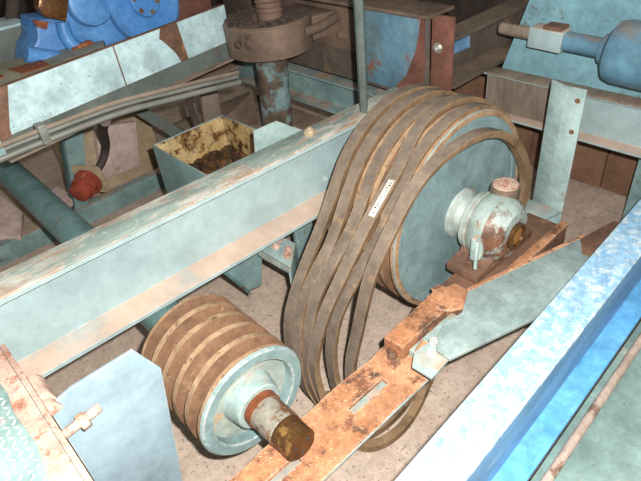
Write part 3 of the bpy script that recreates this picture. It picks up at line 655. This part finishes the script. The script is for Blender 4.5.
vv = [[b.verts.new((x0+.008+(x1-x0-.018)*i/n_, y0+.008+(y1-y0-.018)*j/n_, .50+.03*noise.noise(Vector((i*.5, j*.5, 3)))+.015*noise.noise(Vector((i*1.3, j*1.3, 7))))) for j in range(n_+1)] for i in range(n_+1)]
for i in range(n_):
    for j in range(n_): b.faces.new((vv[i][j], vv[i+1][j], vv[i+1][j+1], vv[i][j+1]))
o = place('oily_sludge', b, 'oil_dark', t); o['kind'] = 'stuff'
b = BM(); zc = .79
t = thing('splash_plate', 'small bent pale teal plate between the oil box and the column', 'plate', P(275, 150, Y=1.45))
poly(b, [P(254, 131, Y=1.43), P(277, 121, Y=1.43), P(303, 131, Y=1.43), P(303, 175, Y=1.43), P(258, 185, Y=1.43)], (0, .006, 0), .001); place('face', b, 'teal_pale', t)
b = BM(); p_ = P(303, 131, Y=1.43); r_ = P(303, 175, Y=1.43); poly(b, [p_, r_, r_+Vector((.0, .06, 0)), p_+Vector((0, .06, 0))], (.006, 0, 0), .001); place('return', b, 'teal_pale', t)

# ------------------------------------------------------------------ upper beam on the left
u0, u1 = P(8, 137, Z=.9), P(226, 43, Z=.9); ux = (u1-u0).normalized(); un = Vector((ux.y, -ux.x, 0)); u1 = u1+ux*.03
UL = (u1-u0).length
def ub(x, s, z): return u0+ux*x+un*s+Vector((0, 0, z-.9))
def ubpix(px, py):
    d = ray(px, py); tt = ((u0-EYE).dot(un))/d.dot(un); q = EYE+d*tt; return (q-u0).dot(ux), q.z
t = thing('upper_beam', 'thick pale blue-white beam with a bare brown patch above the conduits', 'beam', u0)
b = BM(); poly(b, [ub(-.03, 0, .9), ub(UL, 0, .9), ub(UL, 0, 1.05), ub(-.03, 0, 1.05)], un*-.02, .002); place('face_plate', b, 'rust_brown', t)
b = BM(); poly(b, [ub(-.03, -.02, .83), ub(UL, -.02, .83), ub(UL, -.02, 1.045), ub(-.03, -.02, 1.045)], un*-.012, 0); place('web', b, 'dirty_plate', t)
b = BM(); poly(b, [ub(-.03, -.03, .83), ub(UL, -.03, .83), ub(UL, -.03, .9), ub(-.03, -.03, .9)], un*.016, 0); place('web_paint', b, 'greygreen', t)
b = BM(); poly(b, [ub(-.03, -.02, .822), ub(UL, -.02, .822), ub(UL, -.02, .83), ub(-.03, -.02, .83)], un*.03, 0); place('bottom_flange', b, 'dirty_plate', t)
segs = [((12, 95), (112, 46), (10, 135), (124, 81)), ((113.5, 45.5), (159, 27), (125.5, 80.5), (180, 57)), ((176, 20.5), (262, -8), (187.5, 53.5), (262, 24))]
for k_, (tl, tr, bl, brr) in enumerate(segs):
    b = BM(); xa, xb, xc, xd = [ubpix(*q)[0] for q in (bl, brr, tr, tl)]; xb = min(xb, UL-.002); xc = min(xc, UL-.002)
    mid = [ub(xb+(xc-xb)*.3, .0015, .945), ub(xb+(xc-xb)*.6-.012, .0015, .985), ub(xb+(xc-xb)*.9-.02, .0015, 1.015)] if k_ == 1 else []
    poly(b, [ub(xa, .0015, .9025), ub(xb, .0015, .9025)] + mid + [ub(xc, .0015, 1.0475), ub(xd, .0015, 1.0475)], un*-.003, 0); place('paint_skin', b, 'pale_face', t)
b = BM(); poly(b, [ub(-.032, .001, .895), ub(.012, .001, .895), ub(.02, .001, .95), ub(.005, .001, 1.0), ub(.02, .001, 1.052), ub(-.032, .001, 1.052)], un*.001, 0); place('rusted_end', b, 'rust_brown', t)
b = BM(); box(b, (ub(-.1, 0, 0).x-.3, ub(0, 0, 0).y-.05, .86), (ub(-.032, 0, 0).x, ub(0, 0, 0).y+.02, 1.045), .004)
tag(place('frame_corner', b, 'teal'), 'teal frame corner at the end of the upper beam', 'frame')

# ------------------------------------------------------------------ conduits under it
for i, (r, dz, m, lab) in enumerate(((.011, 0, 'conduit', 'grey conduit pipe lowest in the run under the upper beam'), (.009, .021, 'conduit', 'grey conduit pipe in the middle of the run under the upper beam'), (.008, .039, 'dirty_plate', 'dusty conduit pipe topmost in the run under the upper beam'))):
    b = BM(); pts = [P(x_, y_, Y=1.86)+Vector((0, .01*(i % 2), dz)) for x_, y_ in ((-30, 172), (40, 143), (120, 113), (180, 97), (240, 82))]
    tube(b, pts, r, 12, 6); tag(place('conduit_pipe', b, m), lab, 'pipe', 'conduits under the upper beam')
q = P(46, 138, Y=1.845); b = BM(); box(b, (q.x-.014, q.y-.006, q.z-.022), (q.x+.014, q.y+.036, q.z+.046), .006)
tag(place('conduit_clamp', b, 'conduit'), 'small grey clamp holding the conduits together', 'clamp')

# ------------------------------------------------------------------ low frame at the left
t = thing('low_rail', 'teal floor rail under the far end of the drive shaft', 'rail', Vector((.6, 2.75, 0)))
b = BM(); box(b, (-.4, 2.74, .0), (1.7, 2.8, .1), .003); place('rail', b, 'teal', t)
YF = 2.76
q = P(82, 205, Y=YF); t = thing('flat_post', 'flat teal post behind the red plug', 'post', Vector((q.x, YF, .1)))
b = BM(); poly(b, [P(60, 110, Y=YF), P(82, 104, Y=YF), (P(88, 205, Y=YF).x, YF, .1005), (P(76, 210, Y=YF).x, YF, .1005)], (0, .012, 0), .002); place('plate', b, 'teal', t)
b = BM(); c0 = Vector((P(76, 210, Y=YF).x, YF, .1005)); c1 = P(60, 110, Y=YF); poly(b, [c1, c0, c0+Vector((0, .06, 0)), c1+Vector((0, .06, 0))], (-.01, 0, 0), .002); place('return', b, 'teal_dark', t)
q = P(89, 181, Y=2.69); d = (P(77, 197, Y=2.62)-P(99, 169, Y=2.74)).normalized()
t = thing('red_plug', 'red round plug connector with a cream flange beside the flat post', 'plug', q)
b = BM(); lathe(b, [(-.01, .062), (0, .072), (.016, .072), (.02, .058), (.05, .056), (.052, .062), (.062, .062), (.064, .054), (.1, .05), (.105, .036)], q, d, 28); place('plug_body', b, 'red_plastic', t)
b = BM(); u, v, _ = basis(d); poly(b, [q-d*.012+u*i*.084+v*j*.084 for i, j in ((-1, -.8), (-.8, -1), (.8, -1), (1, -.8), (1, .8), (.8, 1), (-.8, 1), (-1, .8))], -d*.014, .003); place('flange', b, 'plug_cream', t)
for k in range(10):
    a_ = k/10*2*math.pi; b = BM(); c = q+(u*math.cos(a_)+v*math.sin(a_))*.0565; cyl(b, c+d*.02, c+d*.05, .005, 8, .001); place('grip_rib', b, 'red_plastic', t)
b = BM(); tube(b, [P(96, 172, Y=2.71), P(103, 160, Y=2.72), P(106, 145, Y=2.66), P(103, 130, Y=2.3), P(105, 121, Y=1.9)], .02, 12)
tag(place('dark_hose', b, 'hose'), 'dark bent hose from the conduits down to the red plug', 'hose')
# pink boards
b = BM(); poly(b, [P(96, 128, Y=2.95), P(136, 122, Y=2.95), P(140, 166, Y=2.95), P(102, 180, Y=2.95)], (0, .05, 0), .006)
tag(place('pale_board', b, 'board_pink'), 'pale pink board standing behind the dark hose', 'board')
b = BM(); poly(b, [P(32, 206, Z=.16), P(56, 186, Z=.16), P(76, 196, Z=.16), P(52, 220, Z=.16)], (0, 0, -.03), .004)
tag(place('pale_board', b, 'board_pink'), 'pale pink board lying between the drive shaft and the flat post', 'board')
b = BM(); poly(b, [P(-5, 190, Z=.12), P(22, 212, Z=.12), P(20, 236, Z=.12), P(-5, 236, Z=.12)], (0, 0, -.03), .004)
tag(place('pale_board', b, 'board_pink'), 'pale pink board lying under the far end of the drive shaft', 'board')
b = BM(); box(b, (.75, 3.0, .0), (1.25, 3.3, .42), .006); tag(place('cardboard_carton', b, 'plug_cream'), 'tan carton behind the pale pink board', 'box')
# back struts
t = thing('rear_rail', 'teal rail along the back, behind the conduits', 'rail', Vector((1, 3.3, .3)))
b = BM(); box(b, (-.5, 3.36, .3), (2.7, 3.42, .42), .003); place('rail', b, 'teal_dark', t)
b = BM(); box(b, (-.5, 3.3, .29), (2.7, 3.42, .3), .002); place('ledge', b, 'dirty_plate', t)
b = BM(); poly(b, [P(132, 112, Y=2.5), P(146, 108, Y=2.5), P(192, 136, Y=2.5), P(180, 142, Y=2.5)], (0, .03, 0), .002)
tag(place('diagonal_strut', b, 'greygreen'), 'dull grey diagonal strut left of the oil box', 'strut')
b = BM(); poly(b, [P(200, 84, Y=2.35), P(216, 78, Y=2.35), P(222, 122, Y=2.35), P(206, 126, Y=2.35)], (0, .02, 0), .002)
tag(place('short_post', b, 'dirty_plate'), 'short dusty flat post behind the oil box', 'post')
b = BM(); tube(b, [P(191, 92, Y=1.875), P(190, 105, Y=1.95), P(197, 126, Y=2.02)], .013, 10)
tag(place('bent_hose', b, 'hose'), 'short dark hose hanging beside the short post behind the oil box', 'hose')
t = thing('ledge_beam', 'dusty ledge beam seen between upper beam and column', 'beam', Vector((1.2, 2.6, .55)))
b = BM(); box(b, (1.05, 2.62, .55), (2.6, 2.72, .565), .002); place('ledge', b, 'dirty_plate', t)
b = BM(); box(b, (1.05, 2.72, .55), (2.6, 2.74, .8), .002); place('web', b, 'greygreen', t)
b = BM(); poly(b, [P(226, 118, Y=2.15), P(253, 92, Y=2.15), P(258, 124, Y=2.15), P(240, 126, Y=2.15)], (0, .012, 0), .002)
tag(place('corner_gusset', b, 'grease_brown'), 'dark triangular gusset at the foot of the column beside the oil box', 'plate')
b = BM(); box(b, (1.2, 1.6, .40), (1.715, 2.6, .41), .002)
tag(place('dusty_shelf', b, 'dirty_plate'), 'dusty flat shelf around the foot of the column', 'shelf')

# ------------------------------------------------------------------ tray and pump
ZT = .95
t = thing('grating_tray', 'beige tray frame with rusty grating beside the blue pump', 'tray', Vector((.55, 2.4, ZT-.05)))
def strip(pix, z, th, nm, m):
    bb = BM(); poly(bb, [P(*p_, Z=z) for p_ in pix], (0, 0, -th), .002); return place(nm, bb, m, t)
strip([(-15, 97), (-15, 66), (36, 54), (104, 40), (104, 48)], ZT, .02, 'frame', 'beige_paint')
strip([(7, 69), (42, 59.5), (51, 65), (23, 73)], ZT+.003, .004, 'rusty_grating', 'grate_rust')
strip([(-12, 75), (-2, 73), (5, 76), (-8, 81)], ZT+.003, .004, 'rusty_grating', 'grate_rust')
t = thing('rail_box', 'grey-green box rail with a light edge at the far corner', 'rail', Vector((.4, 2.75, .9)))
b = BM(); poly(b, [P(-20, 70, Y=2.75), P(-20, 36, Y=2.75), P(26, 24, Y=2.75), P(36, 36, Y=2.75), P(36, 58, Y=2.75)], (0, .2, 0), .004); place('side', b, 'greygreen', t)
b = BM(); poly(b, [P(-20, 36, Y=2.745), P(26, 24.5, Y=2.745), P(26, 21.5, Y=2.745), P(-20, 32.5, Y=2.745)], (0, .2, 0), .002); place('light_edge', b, 'pale_face', t)
YP = 2.5
pc = P(100, 0, Y=YP)
t = thing('blue_pump', 'bright blue cast pump housing behind the upper beam', 'pump', Vector((pc.x, YP+.15, .85)))
b = BM(); lathe(b, [(-.02, .05), (-.015, .17), (0, .2), (.03, .215), (.2, .225), (.34, .2), (.36, .1)], P(100, -2, Y=YP-.02), (.12, 1, -.05), 56); place('body', b, 'pump_blue', t)
b = BM(); lathe(b, [(0, .15), (.012, .165), (.05, .17), (.2, .18), (.25, .12)], P(146, 2, Y=YP-.08), (.0, 1, -.2), 48); place('side_drum', b, 'pump_blue', t)
o = BM(); q = P(146, 0, Y=YP-.1)
lathe(o, [(0, .06), (.004, .066), (.018, .068), (.03, .08), (.04, .09)], q, (0, 1, -.2), 40); cv = place('round_cover', o, 'pump_blue', t)
for k in range(6):
    a_ = k/6*2*math.pi+.3; u, v, ax = basis((0, 1, -.2)); b = BM(); hexbolt(b, q+(u*math.cos(a_)+v*math.sin(a_))*.052-ax*.0, -ax, .008, .006); place('bolt', b, 'cap_metal', cv)
q = P(92, 2, Y=YP-.055); b = BM(); lathe(b, [(0, .075), (.004, .09), (.012, .095), (.04, .1)], q, (0, 1, -.1), 44); place('oval_boss', b, 'pump_blue', t)
b = BM(); poly(b, [P(36, 20, Y=YP), P(78, 16, Y=YP), P(104, 34, Y=YP), P(120, 44, Y=YP), P(120, 70, Y=YP), P(30, 72, Y=YP), P(32, 50, Y=YP), P(38, 40, Y=YP)], (0, .2, 0), .012); place('pedestal', b, 'pump_blue', t)
b = BM(); tube(b, [P(62, 22, Y=YP-.015), P(66, 36, Y=YP-.02), P(74, 46, Y=YP-.03), P(90, 54, Y=YP-.04)], .028, 14); place('cast_rib', b, 'pump_blue', t)
b = BM(); cyl(b, P(26, 54, Y=YP-.03), P(60, 60, Y=YP-.03), .034, 24); place('drain_pipe', b, 'pump_blue', t)
b = BM(); poly(b, [P(40, -6, Y=YP-.05), P(70, -6, Y=YP-.05), P(67, 22, Y=YP-.05), P(46, 18, Y=YP-.05), P(38, 8, Y=YP-.05)], (0, .06, 0), .008); place('oily_plug', b, 'copper_grime', t)
b = BM(); poly(b, [P(33, 20, Y=YP-.02), P(49, 22, Y=YP-.02), P(47, 30, Y=YP-.02), P(37, 27, Y=YP-.02)], (0, .02, 0), .004); place('rust_flap', b, 'grate_rust', t)
b = BM(); poly(b, [P(72, 48, Y=YP-.06), P(90, 40, Y=YP-.06), P(101, 46, Y=YP-.06), P(92, 54, Y=YP-.06), P(74, 54, Y=YP-.06)], (0, .02, 0), .004); place('rusted_foot', b, 'grate_rust', t)
b = BM(); cyl(b, P(17, -30, Y=2.9), P(12, 20, Y=2.9), .03, 16); tag(place('dark_bracket_bar', b, 'grime'), 'dark bar beside the blue pump at the far corner', 'bar')
b = BM(); box(b, (1.36, 2.66, .566), (1.62, 2.70, 1.6), .004); tag(place('brown_backing_plate', b, 'red_primer'), 'rusty red-brown plate beyond the blue pump', 'plate')
